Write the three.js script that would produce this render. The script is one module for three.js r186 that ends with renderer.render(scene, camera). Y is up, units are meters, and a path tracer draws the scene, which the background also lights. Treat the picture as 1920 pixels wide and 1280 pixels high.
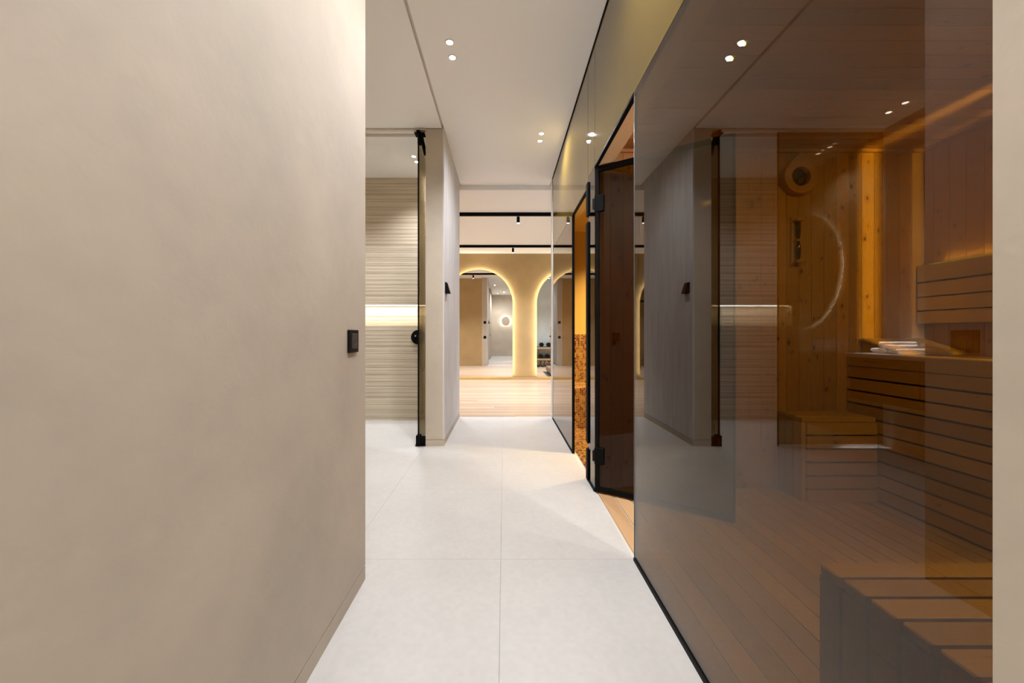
import * as THREE from 'three';
import { RectAreaLightUniformsLib } from 'three/addons/lights/RectAreaLightUniformsLib.js';
import { RoundedBoxGeometry } from 'three/addons/geometries/RoundedBoxGeometry.js';
import { mergeGeometries } from 'three/addons/utils/BufferGeometryUtils.js';

// ------------------------------------------------------------------ camera, exposure, lights
// Metres. World x = right, y = up, the corridor runs towards -z. Helpers below take z as the distance IN FRONT of the camera.
const W = 1920, H = 1280, F = 747;
RectAreaLightUniformsLib.init();
const renderer = new THREE.WebGLRenderer({ antialias: true });
renderer.toneMapping = THREE.LinearToneMapping;
renderer.toneMappingExposure = 1.05;
renderer.shadowMap.enabled = true;
const scene = new THREE.Scene();
scene.background = new THREE.Color(0x000000);
const camera = new THREE.PerspectiveCamera(2 * Math.atan(H / 2 / F) * 180 / Math.PI, W / H, 0.05, 60);
camera.position.set(0, 1.05, 0);
camera.lookAt(0, 1.05, -1);
camera.setViewOffset(W, H, 15, 13, W, H);
scene.add(camera);

const WARM = [1.0, 0.90, 0.77], NEUTRAL = [1.0, 1.01, 1.06], AMBER = [1.0, 0.66, 0.30], COVE = [1.0, 0.90, 0.68];
const POWER = { corridor: 3.5, viewer: 3.7, vestibule: 120, shower: 3.8, track: 12.5, steam: 20, saunaSpot: 7.8, saunaLamp: 60, niche: 95, arch: 18, mirror: 45, pebble: 30, backrest: 34 };
const col = (c) => new THREE.Color().setRGB(...c);
function spotLight(x, y, z, tx, ty, tz, power, c, angle, penumbra = 1, radius = 1) {
  const l = new THREE.SpotLight(col(c), power, 0, angle, penumbra, 2);
  l.position.set(x, y, -z); l.target.position.set(tx, ty, -tz); l.name = 'spot_beam';
  l.castShadow = true; l.shadow.radius = radius; scene.add(l); scene.add(l.target); l.target.name = 'beam_target';
  return l;
}
function areaLight(x, y, z, tx, ty, tz, w, h, power, c, up) {
  const l = new THREE.RectAreaLight(col(c), power, w, h);
  if (up) l.up.set(...up);
  l.position.set(x, y, -z); l.lookAt(tx, ty, -tz); l.name = 'area_glow'; scene.add(l);
  return l;
}

// ------------------------------------------------------------------ random, noise, textures
let seed = 7;
const rnd = () => { seed = (seed * 1664525 + 1013904223) >>> 0; return seed / 4294967296; };
const rr = (a, b) => a + (b - a) * rnd();
const hash = (x, y, s) => { let h = (x * 374761393 + y * 668265263 + s * 1274126177) | 0; h = Math.imul(h ^ (h >>> 13), 1274126177); h ^= h >>> 16; return (h >>> 0) / 4294967296; };
const sm = (t) => t * t * (3 - 2 * t);
function vnoise(x, y, px, py, s) {           // tileable value noise, periods px, py in cells
  const xi = Math.floor(x), yi = Math.floor(y), fx = sm(x - xi), fy = sm(y - yi);
  const w = (a, p) => ((a % p) + p) % p;
  const a = hash(w(xi, px), w(yi, py), s), b = hash(w(xi + 1, px), w(yi, py), s), c = hash(w(xi, px), w(yi + 1, py), s), d = hash(w(xi + 1, px), w(yi + 1, py), s);
  return a + (b - a) * fx + (c - a) * fy + (a - b - c + d) * fx * fy;
}
function tex(w, h, f, srgb = true) {
  const d = new Uint8Array(w * h * 4);
  for (let j = 0; j < h; j++) for (let i = 0; i < w; i++) {
    const c = f(i / w, j / h), k = (j * w + i) * 4;
    for (let q = 0; q < 3; q++) d[k + q] = Math.max(0, Math.min(255, (Array.isArray(c) ? c[q] : c) * 255));
    d[k + 3] = 255;
  }
  const t = new THREE.DataTexture(d, w, h, THREE.RGBAFormat);
  t.wrapS = t.wrapT = THREE.RepeatWrapping; t.magFilter = THREE.LinearFilter; t.minFilter = THREE.LinearMipmapLinearFilter; t.generateMipmaps = true;
  if (srgb) t.colorSpace = THREE.SRGBColorSpace;
  t.needsUpdate = true; return t;
}
const rep = (t, u, v) => { const c = t.clone(); c.repeat.set(1 / u, 1 / v); c.needsUpdate = true; return c; };   // u, v = size of one repeat in metres

// pine: 2.4 m along u, six boards of 0.085 m across v
function pineTexture(knotsPer, s, base, dark, knot) {
  const L = 2.4, B = 0.085, n = 6, knots = [];
  for (let b = 0; b < n; b++) { const ks = []; for (let k = 0; k < knotsPer; k++) ks.push([hash(b, k, s) * L, (0.15 + 0.7 * hash(b, k, s + 1)) * B, 0.004 + 0.008 * hash(b, k, s + 2) ** 2]); knots.push(ks); }
  return tex(1536, 384, (u, v) => {
    const b = Math.min(n - 1, Math.floor(v * n)), x = u * L, y = (v * n - b) * B;
    let yy = y, kn = 0, halo = 0;
    for (const [kx, ky, r] of knots[b]) {
      let dx = Math.abs(x - kx); dx = Math.min(dx, L - dx);
      if (dx > 0.12) continue;
      const dy = y - ky, d = Math.hypot(dx * 0.62, dy);
      yy += Math.sign(dy) * r * 1.3 * Math.exp(-((dx / 0.04) ** 2)) * Math.exp(-((dy / 0.02) ** 2));
      if (d < r) kn = Math.max(kn, Math.min(1, (r - d) / (r * 0.35)));
      halo = Math.max(halo, Math.exp(-((d / (r * 2.2)) ** 2)));
    }
    const w = vnoise(u * 6, b * 3.1 + yy * 22, 6, 64, s + 5) * 3 + vnoise(u * 24, yy * 60 + b * 7, 24, 64, s + 6) * 0.8;
    const ring = 0.5 + 0.5 * Math.sin(yy * 520 + w * 2.2 + b * 2.7);
    const fine = vnoise(u * 70, v * 190, 70, 190, s + 7);
    const g = 0.42 * ring * ring * ring + 0.20 * fine + 0.30 * halo;
    const tone = 0.86 + 0.18 * hash(b, 3, s + 9);
    return [0, 1, 2].map((q) => { const c = (base[q] + (dark[q] - base[q]) * g) * tone; return c + (knot[q] - c) * kn * 0.95; });
  });
}
const pineMap = pineTexture(8, 11, [0.90, 0.755, 0.575], [0.70, 0.47, 0.27], [0.33, 0.17, 0.09]);
const aspenMap = pineTexture(1, 41, [0.92, 0.80, 0.65], [0.80, 0.64, 0.45], [0.62, 0.44, 0.28]);
const oakMap = pineTexture(0, 71, [0.93, 0.85, 0.76], [0.86, 0.74, 0.62], [0.6, 0.5, 0.4]);
const fbm = (u, v, c, s) => 0.5 * vnoise(u * c, v * c, c, c, s) + 0.25 * vnoise(u * c * 2, v * c * 2, c * 2, c * 2, s + 1) + 0.15 * vnoise(u * c * 4, v * c * 4, c * 4, c * 4, s + 2) + 0.10 * vnoise(u * c * 12, v * c * 12, c * 12, c * 12, s + 3);
const cementMap = tex(512, 512, (u, v) => { const n = fbm(u, v, 4, 3), m = fbm(u, v, 9, 23), t = 0.93 + 0.13 * (n - 0.5) + 0.06 * (m - 0.5); return [t, t * (1 - 0.012 * m), t * (1 - 0.03 * n)]; });
const cementBump = tex(512, 512, (u, v) => fbm(u, v, 14, 31), false);
const streakMap = tex(512, 512, (u, v) => { const n = vnoise(u * 26, v * 5, 26, 5, 61) * 0.6 + vnoise(u * 60, v * 14, 60, 14, 62) * 0.4, t = 0.93 + 0.12 * (n - 0.5); return [t, t, t]; });
const floorMap = tex(512, 512, (u, v) => { const n = fbm(u, v, 5, 81), m = vnoise(u * 90, v * 90, 90, 90, 85), t = 0.95 + 0.05 * (n - 0.5) + 0.025 * (m - 0.5); return [t, t * 0.997, t * 0.99]; });
// comb-finished travertine: many thin horizontal grooves of uneven strength
const lineRow = (v, s) => { const r = v * 512, i = Math.floor(r); return hash(i >> 2, 0, s) * 0.55 + hash(i >> 4, 1, s) * 0.45; };
const combMap = tex(512, 512, (u, v) => {
  const wob = v + 0.004 * (vnoise(u * 6, v * 20, 6, 20, 91) - 0.5), l = lineRow(((wob % 1) + 1) % 1, 93), broken = vnoise(u * 14, v * 200, 14, 200, 95), soft = vnoise(u * 3, v * 12, 3, 12, 97);
  const g = Math.max(0, l - 0.52) * (0.5 + broken), t = 0.95 - 0.42 * g - 0.07 * (soft - 0.5);
  return [t, t * (1 - 0.05 * g * 2), t * (1 - 0.14 * g * 2)];
});
const combBump = tex(512, 512, (u, v) => { const l = lineRow(((v + 0.004 * (vnoise(u * 6, v * 20, 6, 20, 91) - 0.5)) % 1 + 1) % 1, 93); return l > 0.55 ? 0.2 : 0.8; }, false);
const towelBump = tex(256, 256, (u, v) => 0.5 * vnoise(u * 90, v * 90, 90, 90, 101) + 0.5 * vnoise(u * 30, v * 30, 30, 30, 102), false);

// ------------------------------------------------------------------ materials
const std = (c, roughness = 0.8, o = {}) => new THREE.MeshStandardMaterial({ color: col(c), roughness, ...o });
const phys = (c, roughness, o = {}) => new THREE.MeshPhysicalMaterial({ color: col(c), roughness, ...o });
const glow = (c, k) => new THREE.MeshStandardMaterial({ color: col([0.05, 0.05, 0.05]), emissive: col(c), emissiveIntensity: k, roughness: 0.6 });
const bumped = (t, u, v) => rep(t, u, v);
const M = {
  cement: std([0.63, 0.56, 0.465], 0.75, { map: rep(cementMap, 1.7, 1.7), bumpMap: bumped(cementBump, 1.1, 1.1), bumpScale: 0.0015 }),
  pillar: std([0.74, 0.72, 0.72], 0.7, { map: rep(streakMap, 1.3, 1.9), bumpMap: bumped(cementBump, 1.1, 1.1), bumpScale: 0.0015 }),
  archWall: std([0.53, 0.37, 0.18], 0.8, { map: rep(cementMap, 2.3, 2.3), bumpMap: bumped(cementBump, 1.4, 1.4), bumpScale: 0.0015 }),
  coolWall: std([0.72, 0.80, 0.83], 0.8, { map: rep(cementMap, 1.7, 1.7) }),
  white: std([0.915, 0.92, 0.92], 0.9),
  whiteTrim: std([0.78, 0.74, 0.68], 0.6),
  groove: std([0.68, 0.63, 0.56], 0.8),
  floor: phys([0.65, 0.65, 0.645], 0.42, { map: rep(floorMap, 1.5, 1.5) }),
  grout: std([0.62, 0.60, 0.57], 0.9),
  oak: phys([0.70, 0.655, 0.62], 0.34, { map: rep(oakMap, 2.4, 0.51) }),
  comb: std([0.68, 0.59, 0.455], 0.8, { map: rep(combMap, 1.6, 0.62), bumpMap: bumped(combBump, 1.6, 0.62), bumpScale: 0.003 }),
  pine: std([0.80, 0.74, 0.66], 0.55, { map: rep(pineMap, 2.4, 0.51) }),
  pineB: std([0.74, 0.64, 0.54], 0.55, { map: rep(pineMap, 2.4, 0.51) }),
  pineC: std([0.82, 0.72, 0.60], 0.5, { map: rep(pineMap, 2.4, 0.51) }),
  aspen: std([0.80, 0.74, 0.66], 0.6, { map: rep(aspenMap, 2.4, 0.51) }),
  aspenB: std([0.74, 0.66, 0.57], 0.6, { map: rep(aspenMap, 2.4, 0.51) }),
  paleBoard: std([0.95, 0.93, 0.88], 0.55, { map: rep(aspenMap, 2.4, 0.51) }),
  core: std([0.06, 0.035, 0.02], 0.9),
  black: phys([0.005, 0.005, 0.005], 0.6, { specularIntensity: 0.12 }),
  blackSoft: phys([0.011, 0.0105, 0.010], 0.6, { specularIntensity: 0.2 }),
  steel: std([0.75, 0.75, 0.76], 0.22, { metalness: 1 }),
  sealGrey: std([0.12, 0.125, 0.125], 0.35),
  mirror: std([0.90, 0.89, 0.86], 0.0, { metalness: 1 }),
  bronzeGlass: phys([0.385, 0.310, 0.085], 0.0, { transmission: 1, thickness: 0, ior: 1.5 }),
  doorGlass: phys([0.43, 0.345, 0.09], 0.0, { transmission: 1, thickness: 0, ior: 1.32 }),
  greyGlass: phys([0.60, 0.545, 0.43], 0.0, { transmission: 1, thickness: 0, ior: 1.55 }),
  backedGlass: phys([0.13, 0.085, 0.016], 1.0, { specularIntensity: 0, clearcoat: 1, clearcoatRoughness: 0.02, ior: 1.6 }),
  walnut: std([0.045, 0.026, 0.013], 0.5, { map: rep(oakMap, 2.4, 0.51) }),
  stoneTop: std([0.35, 0.30, 0.23], 0.4),
  towel: std([0.86, 0.84, 0.80], 0.95, { bumpMap: bumped(towelBump, 0.06, 0.06), bumpScale: 0.002 }),
  tiled: std([0.62, 0.42, 0.16], 0.5),
  gold: std([0.62, 0.42, 0.10], 0.6),
  lens: glow([1, 0.95, 0.88], 14),
  trackLens: glow([0.92, 0.95, 1], 6),
  coveLed: glow(COVE, 4),
  whiteLed: glow([1, 0.95, 0.88], 5),
  haloLed: glow([1, 0.90, 0.62], 9),
  darkGlassBulb: phys([0.03, 0.025, 0.02], 0.05, { clearcoat: 1 }),
  bench: std([0.20, 0.13, 0.075], 0.6),
  rubber: std([0.03, 0.032, 0.036], 0.7),
  blueMat: std([0.035, 0.055, 0.11], 0.7),
  shelfWood: std([0.50, 0.33, 0.15], 0.6),
  pebble: std([0.46, 0.37, 0.28], 0.5),
};

// ------------------------------------------------------------------ builders
const taken = new Map();
function numbered(name) { const n = taken.get(name) ?? 0; taken.set(name, n + 1); return n ? `${name}_${String(n).padStart(3, '0')}` : name; }
const offset = new WeakMap();
function shadow(m) { m.castShadow = true; m.receiveShadow = true; return m; }
function thing(name, x, y, z, label, category, group, turn = 0) {
  const o = new THREE.Group(); o.name = numbered(name); o.position.set(x, y, -z); o.rotation.y = turn; scene.add(o);
  o.userData = { label, category }; if (group) o.userData.group = group;
  offset.set(o, [x, y, -z]); return o;
}
function struct(name, geo, mat, parent) {        // geometry in world coordinates
  const m = shadow(new THREE.Mesh(geo, mat));
  if (parent) { m.name = name; parent.add(m); offset.set(m, [0, 0, 0]); }
  else { m.name = numbered(name); m.userData.kind = 'structure'; scene.add(m); offset.set(m, [0, 0, 0]); }
  return m;
}
function structGroup(name) { const g = new THREE.Group(); g.name = numbered(name); g.userData.kind = 'structure'; scene.add(g); offset.set(g, [0, 0, 0]); return g; }
function part(parent, name, geo, mat) {          // geometry in world coordinates: moved into the parent's frame (parents without turn)
  const o = offset.get(parent); geo.translate(-o[0], -o[1], -o[2]);
  const m = shadow(new THREE.Mesh(geo, mat)); m.name = name; parent.add(m); offset.set(m, o); return m;
}
function local(parent, name, geo, mat) { const m = shadow(new THREE.Mesh(geo, mat)); m.name = name; parent.add(m); return m; }
const merge = (l) => mergeGeometries(l.map((g) => (g.index ? g.toNonIndexed() : g)));
function uvBox(g, along = 0, ou = 0, ov = 0, flip = 1) {   // world-size uv; u runs along the given axis where it can
  const q = g.index ? g.toNonIndexed() : g, p = q.attributes.position, n = q.attributes.normal, uv = new Float32Array(p.count * 2);
  for (let i = 0; i < p.count; i++) {
    const a = [Math.abs(n.getX(i)), Math.abs(n.getY(i)), Math.abs(n.getZ(i))], c = [p.getX(i), p.getY(i), p.getZ(i)];
    const k = a[0] >= a[1] && a[0] >= a[2] ? 0 : a[1] >= a[2] ? 1 : 2;
    let u = along === k ? (along + 1) % 3 : along, v = 3 - k - u;
    uv[2 * i] = flip * c[u] + ou; uv[2 * i + 1] = c[v] + ov;
  }
  q.setAttribute('uv', new THREE.BufferAttribute(uv, 2)); return q;
}
// box between world limits; z as distance in front of the camera
function box(x0, x1, y0, y1, z0, z1, along = 0) {
  const g = new THREE.BoxGeometry(x1 - x0, y1 - y0, z1 - z0); g.translate((x0 + x1) / 2, (y0 + y1) / 2, -(z0 + z1) / 2); return uvBox(g, along);
}
function rbox(x0, x1, y0, y1, z0, z1, r = 0.004, along = 0, seg = 1) {
  const g = new RoundedBoxGeometry(x1 - x0, y1 - y0, z1 - z0, seg, Math.min(r, (x1 - x0) / 2.01, (y1 - y0) / 2.01, (z1 - z0) / 2.01)); g.translate((x0 + x1) / 2, (y0 + y1) / 2, -(z0 + z1) / 2); return uvBox(g, along);
}
// a board with bevelled long edges: 28-odd triangles, its own place in the wood texture
function board(x0, x1, y0, y1, z0, z1, along, bev = 0.003) {
  const s = [x1 - x0, y1 - y0, z1 - z0], L = s[along], a = (along + 1) % 3, b = (along + 2) % 3, w = s[a] - 2 * bev, h = s[b] - 2 * bev;
  const sh = new THREE.Shape(); sh.moveTo(-w / 2, -h / 2); sh.lineTo(w / 2, -h / 2); sh.lineTo(w / 2, h / 2); sh.lineTo(-w / 2, h / 2); sh.closePath();
  const g = new THREE.ExtrudeGeometry(sh, { depth: L - 2 * bev, bevelEnabled: true, bevelThickness: bev, bevelSize: bev, bevelSegments: 1, steps: 1 });
  g.translate(0, 0, -(L - 2 * bev) / 2);
  const m = new THREE.Matrix4(), e = [[0, 0, 0], [0, 0, 0], [0, 0, 0]]; e[0][a] = 1; e[1][b] = 1; e[2][along] = 1;
  m.makeBasis(new THREE.Vector3(...e[0]), new THREE.Vector3(...e[1]), new THREE.Vector3(...e[2])); g.applyMatrix4(m);
  const strip = Math.floor(rnd() * 6);
  const q = uvBox(g, along, rnd() * 2.4, 0.0425 + strip * 0.085, rnd() < 0.5 ? 1 : -1);
  q.translate((x0 + x1) / 2, (y0 + y1) / 2, -(z0 + z1) / 2); return q;
}
function cyl(r0, r1, h, seg, x, y, z, axis = 'y') {
  const g = new THREE.CylinderGeometry(r0, r1, h, seg); if (axis === 'x') g.rotateZ(Math.PI / 2); if (axis === 'z') g.rotateX(Math.PI / 2); g.translate(x, y, -z); return g.toNonIndexed();
}
function tube(points, r, seg = 24, rad = 8) { return new THREE.TubeGeometry(new THREE.CatmullRomCurve3(points.map((p) => new THREE.Vector3(p[0], p[1], -p[2]))), seg, r, rad).toNonIndexed(); }
const pick = (l) => l[Math.floor(rnd() * l.length)];

// ------------------------------------------------------------------ plan
const GX = 0.612;                                   // plane of the glass wall
const LW = -0.596, LWZ = 1.7125;                    // near left wall: face and end
const PX0 = -0.7385, PX1 = -0.565, PZ0 = 3.753, PZ1 = 5.06;   // partition wall
const VX = -2.37;                                   // left wall of vestibule and shower
const CEIL = 2.995, GC = 2.935, FARZ = 9.28, BACK = -1.05;
const SX1 = 2.87, SZ0 = 0.50, SZ1 = 2.72, SY = 2.31; // sauna inside
const GL = -4.2, GR = 3.0;                          // gym side walls

// ------------------------------------------------------------------ floor of large pale tiles
{
  const f = struct('floor', box(-4.6, 3.4, -0.12, -0.006, BACK - 0.2, FARZ + 0.3), M.grout);
  const xs = [-2.4, -2.205, -1.475, -0.745, -0.015, 0.608], zs = [BACK];
  for (let z = 1.863 - 3 * 0.842; z < 5.05; z += 0.842) if (z > BACK + 0.1) zs.push(z);
  zs.push(5.09);
  for (let i = 0; i < xs.length - 1; i++) for (let j = 0; j < zs.length - 1; j++) {
    if (xs[i + 1] < LW - 0.16 && zs[j + 1] < LWZ) continue;
    struct('tile', rbox(xs[i] + 0.0004, xs[i + 1] - 0.0004, -0.02, 0, zs[j] + 0.0004, zs[j + 1] - 0.0004, 0.0006), M.floor, f);
  }
  // gym: oak planks across the room
  const gf = structGroup('floor');
  let row = 0;
  for (let z = 5.092; z < FARZ + 0.02; z += 0.19, row++) {
    let x = GL - 0.05 - (row * 0.83) % 2.2;
    while (x < GR + 0.05) { const x1 = Math.min(x + 2.2, GR + 0.05); if (x1 > GL && x1 - Math.max(x, GL - 0.05) > 0.03) struct('plank', board(Math.max(x, GL - 0.05) + 0.0004, x1 - 0.0004, -0.02, 0, z + 0.0004, z + 0.19 - 0.0004, 0, 0.0008), M.oak, gf); x += 2.2; }
  }
}

// ------------------------------------------------------------------ walls
const GAPH = 0.062;
struct('wall_left', box(-2.6, LW, GAPH, 3.1, BACK, LWZ), M.cement);
struct('baseboard_left', merge([box(-2.58, LW, 0, GAPH - 0.005, BACK, LWZ), box(-2.58, LW - 0.010, GAPH - 0.005, GAPH, BACK, LWZ - 0.008)]), M.cement);
struct('wall_partition', merge([box(PX0, PX1 - 0.012, GAPH, 3.1, PZ0, PZ1)]), M.cement);
struct('wall_partition_face', box(PX1 - 0.0118, PX1, GAPH, 3.1, PZ0 + 0.0005, PZ1, 2), M.pillar);
struct('baseboard_partition', merge([box(PX0, PX1, 0, GAPH - 0.004, PZ0, PZ1), box(PX0 + 0.006, PX1 - 0.008, GAPH - 0.004, GAPH, PZ0 + 0.008, PZ1 - 0.008)]), M.cement);
struct('wall_back', box(-0.8, 0.9, 0, 3.1, BACK - 0.15, BACK), M.cement);
struct('wall_right', box(0.603, 3.2, 0, 3.1, BACK, 0.4916), M.cement);
struct('wall_vestibule', box(VX - 0.15, VX, 0, 3.1, LWZ, 5.06), M.cement);
{ // shower wall with its long lit niche
  const nx0 = -2.31, nx1 = -0.79, ny0 = 1.16, ny1 = 1.415, z0 = 4.872, z1 = 4.985;
  const w = struct('wall_shower', merge([box(VX, PX0, 0, ny0, z0, z1), box(VX, PX0, ny1, 3.1, z0, z1), box(VX, nx0, ny0, ny1, z0, z1), box(nx1, PX0, ny0, ny1, z0, z1), box(VX, PX0, 0, 3.1, z1, 5.055)]), M.comb);
  struct('niche_led_strip', box(nx0 + 0.02, nx1 - 0.02, ny1 - 0.012, ny1 - 0.002, z0 + 0.03, z0 + 0.042), M.whiteLed, w);
  for (let i = 0; i < 4; i++) areaLight(nx0 + (nx1 - nx0) * (i + 0.5) / 4, ny1 - 0.014, z0 + 0.036, nx0 + (nx1 - nx0) * (i + 0.5) / 4, 0, z0 + 0.05, (nx1 - nx0) / 4 - 0.01, 0.014, POWER.niche, [1, 0.94, 0.86], [0, 0, 1]);
}
// gym shell
struct('wall_gym_left', box(GL - 0.15, GL, 0, 3.1, 4.9, FARZ + 0.2), M.archWall);
struct('wall_gym_right', box(GR, GR + 0.15, 0, 3.1, 4.9, FARZ + 0.2), M.coolWall);
struct('wall_gym_near_left', box(GL, PX0 - 0.0005, 0, 3.1, 5.058, 5.062), M.archWall);
struct('wall_gym_near_left_core', box(GL, VX - 0.15, 0, 3.1, 4.9, 5.057), M.archWall);
struct('wall_gym_near_right', box(0.632, GR, 0, 3.1, 4.975, 5.062), M.coolWall);
struct('trim_1', rbox(0.598, 0.631, 0, 3.0, 4.972, 5.066, 0.003), M.whiteTrim);
{ // arch wall
  const w = struct('wall_gym_far', box(GL, GR, 0.078, 3.1, FARZ, FARZ + 0.15), M.archWall);
  struct('baseboard', box(GL, GR, 0, 0.072, FARZ - 0.002, FARZ + 0.15), M.archWall, w);
}
// ------------------------------------------------------------------ ceilings
{
  const c = struct('ceiling', merge([box(LW + 0.031, 0.598, CEIL, 3.12, BACK - 0.1, 5.20)]), M.white);
  struct('shadow_gap', box(LW + 0.012, LW + 0.031, CEIL + 0.02, 3.12, BACK, PZ1), M.groove, c);
  struct('shadow_gap', box(0.598, 0.603, CEIL + 0.01, 3.12, 0.4916, 5.0), M.groove, c);
  struct('ceiling_vestibule', merge([box(-2.6, LW + 0.012, CEIL - 0.006, 3.12, LWZ - 0.05, PZ0 - 0.01)]), M.white);
  struct('ceiling_shower', merge([box(VX, PX0, 2.967, 3.12, PZ0 + 0.10, 4.90), box(VX, PX0, 2.985, 3.12, PZ0 + 0.03, PZ0 + 0.09)]), M.white);
  struct('trim_2', merge([box(VX, PX0, 2.972, 3.1, PZ0 - 0.005, PZ0 + 0.025), box(VX, PX0, 2.962, 3.1, PZ0 + 0.085, PZ0 + 0.105)]), M.groove);
  struct('ceiling_gym', merge([box(GL, GR, GC, 3.12, 5.20, FARZ + 0.1), box(GL, PX0, GC, 3.12, 5.06, 5.2), box(0.632, GR, GC, 3.12, 5.06, 5.2)]), M.white);
  // access panel in the shower ceiling
  struct('access_panel', rbox(-1.70, -1.22, 2.9662, 2.972, 4.05, 4.45, 0.002), M.white, scene.getObjectByName('ceiling_shower'));
  struct('roof', box(-4.6, 3.4, 3.12, 3.2, BACK - 0.3, FARZ + 0.4), M.white);
}

// ------------------------------------------------------------------ glass wall
const TOP = 2.165;
{
  const t = structGroup('wall_transom');
  for (const [a, b] of [[0.4916, 2.657], [2.661, 2.870], [2.874, 4.972]]) struct('glass_panel', rbox(GX - 0.006, GX + 0.006, a < 2.8 ? TOP + 0.012 : 2.112, 2.985, a + 0.001, b - 0.001, 0.001), M.backedGlass, t);
  struct('panel_core', box(GX + 0.0065, GX + 0.02, TOP + 0.012, 3.1, 0.4916, 4.972), M.core, t);
  struct('head_rail', box(GX - 0.009, GX + 0.02, 2.987, 2.994, 0.4916, 4.972), M.black, t);
  struct('head_profile', box(GX - 0.01, GX + 0.012, TOP - 0.002, TOP + 0.012, 1.855, 2.66), M.black, t);
  struct('head_profile', box(GX - 0.01, GX + 0.012, 2.10, 2.112, 2.875, 3.517), M.black, t);
  const win = (name, z0, z1, y1) => {
    const w = structGroup(name);
    struct('pane', box(GX - 0.005, GX + 0.005, 0.006, y1, z0, z1), M.bronzeGlass, w);
    struct('floor_channel', box(GX - 0.011, GX + 0.009, 0, 0.014, z0, z1), M.blackSoft, w);
    return w;
  };
  const w1 = win('window_1', 0.4916, 1.852, TOP + 0.010);
  struct('edge_seal', box(GX - 0.0065, GX + 0.0065, 0.006, TOP + 0.01, 1.852, 1.8575), M.sealGrey, w1);
  const w2 = win('window_2', 2.664, 2.868, TOP + 0.010);
  const w3 = win('window_3', 3.53, 4.970, 2.110);
  struct('jamb', box(GX - 0.010, GX + 0.012, 0, 2.11, 3.517, 3.531), M.black, w3);
}
// ------------------------------------------------------------------ sauna glass door, standing open
{
  const g = new THREE.Group(); g.name = 'door_1'; g.userData.kind = 'structure'; scene.add(g);
  g.position.set(GX + 0.004, 0, -2.652); g.rotation.y = -Math.asin(0.445 / 0.795);
  const L = 0.79, lb = (x0, x1, y0, y1, z0, z1, r = 0.002) => rbox(x0, x1, y0, y1, z0, z1, r);
  local(g, 'pane', box(0.004, L, 0.018, 2.155, -0.004, 0.004), M.doorGlass);
  local(g, 'frame', merge([lb(-0.004, 0.018, 0.008, 2.165, -0.012, 0.012), lb(0.018, L, 2.128, 2.165, -0.010, 0.010), lb(0.018, L, 0.010, 0.044, -0.010, 0.010), lb(L, L + 0.012, 0.010, 2.165, -0.008, 0.008)]), M.black);
  for (const y of [1.918, 0.246]) { const h = local(g, 'hinge', merge([lb(-0.010, 0.052, y - 0.055, y + 0.055, -0.018, 0.018, 0.004)]), M.black); const pin = shadow(new THREE.Mesh(merge([lb(-0.022, -0.006, y - 0.035, y + 0.035, -0.022, 0.022, 0.003)]), M.blackSoft)); pin.name = 'hinge_knuckle'; h.add(pin); }
  local(g, 'handle', merge([cyl(0.012, 0.012, 0.34, 14, L - 0.06, 1.05, -0.045), cyl(0.007, 0.007, 0.045, 10, L - 0.06, 1.17, -0.024, 'z'), cyl(0.007, 0.007, 0.045, 10, L - 0.06, 0.93, -0.024, 'z')]), M.black);
}
// ------------------------------------------------------------------ steam room door: hinge post and leaf swung inwards
{
  const g = structGroup('door_2');
  const z = 2.876, post = (y0, y1) => merge([rbox(GX - 0.016, GX - 0.004, y0, y1, z - 0.03, z + 0.026, 0.002), rbox(GX + 0.008, GX + 0.022, y0, y1, z - 0.026, z + 0.026, 0.002), rbox(GX - 0.004, GX + 0.008, y0 + 0.004, y1 - 0.004, z - 0.004, z + 0.016, 0.001)]);
  struct('hinge_post', post(1.905, 2.14), M.black, g); struct('hinge_post', post(0.274, 1.855), M.black, g); struct('hinge_post', post(0.008, 0.225), M.black, g);
  for (const y of [1.88, 0.25]) { struct('hinge_pin', cyl(0.004, 0.004, 0.075, 10, GX + 0.002, y, z), M.steel, g); struct('hinge_collar', merge([cyl(0.010, 0.010, 0.016, 12, GX + 0.002, y + 0.018, z), cyl(0.010, 0.010, 0.016, 12, GX + 0.002, y - 0.018, z)]), M.black, g); }
  struct('pane', box(GX + 0.03, GX + 0.64, 0.012, 2.10, z + 0.010, z + 0.018), M.bronzeGlass, g);
}
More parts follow.
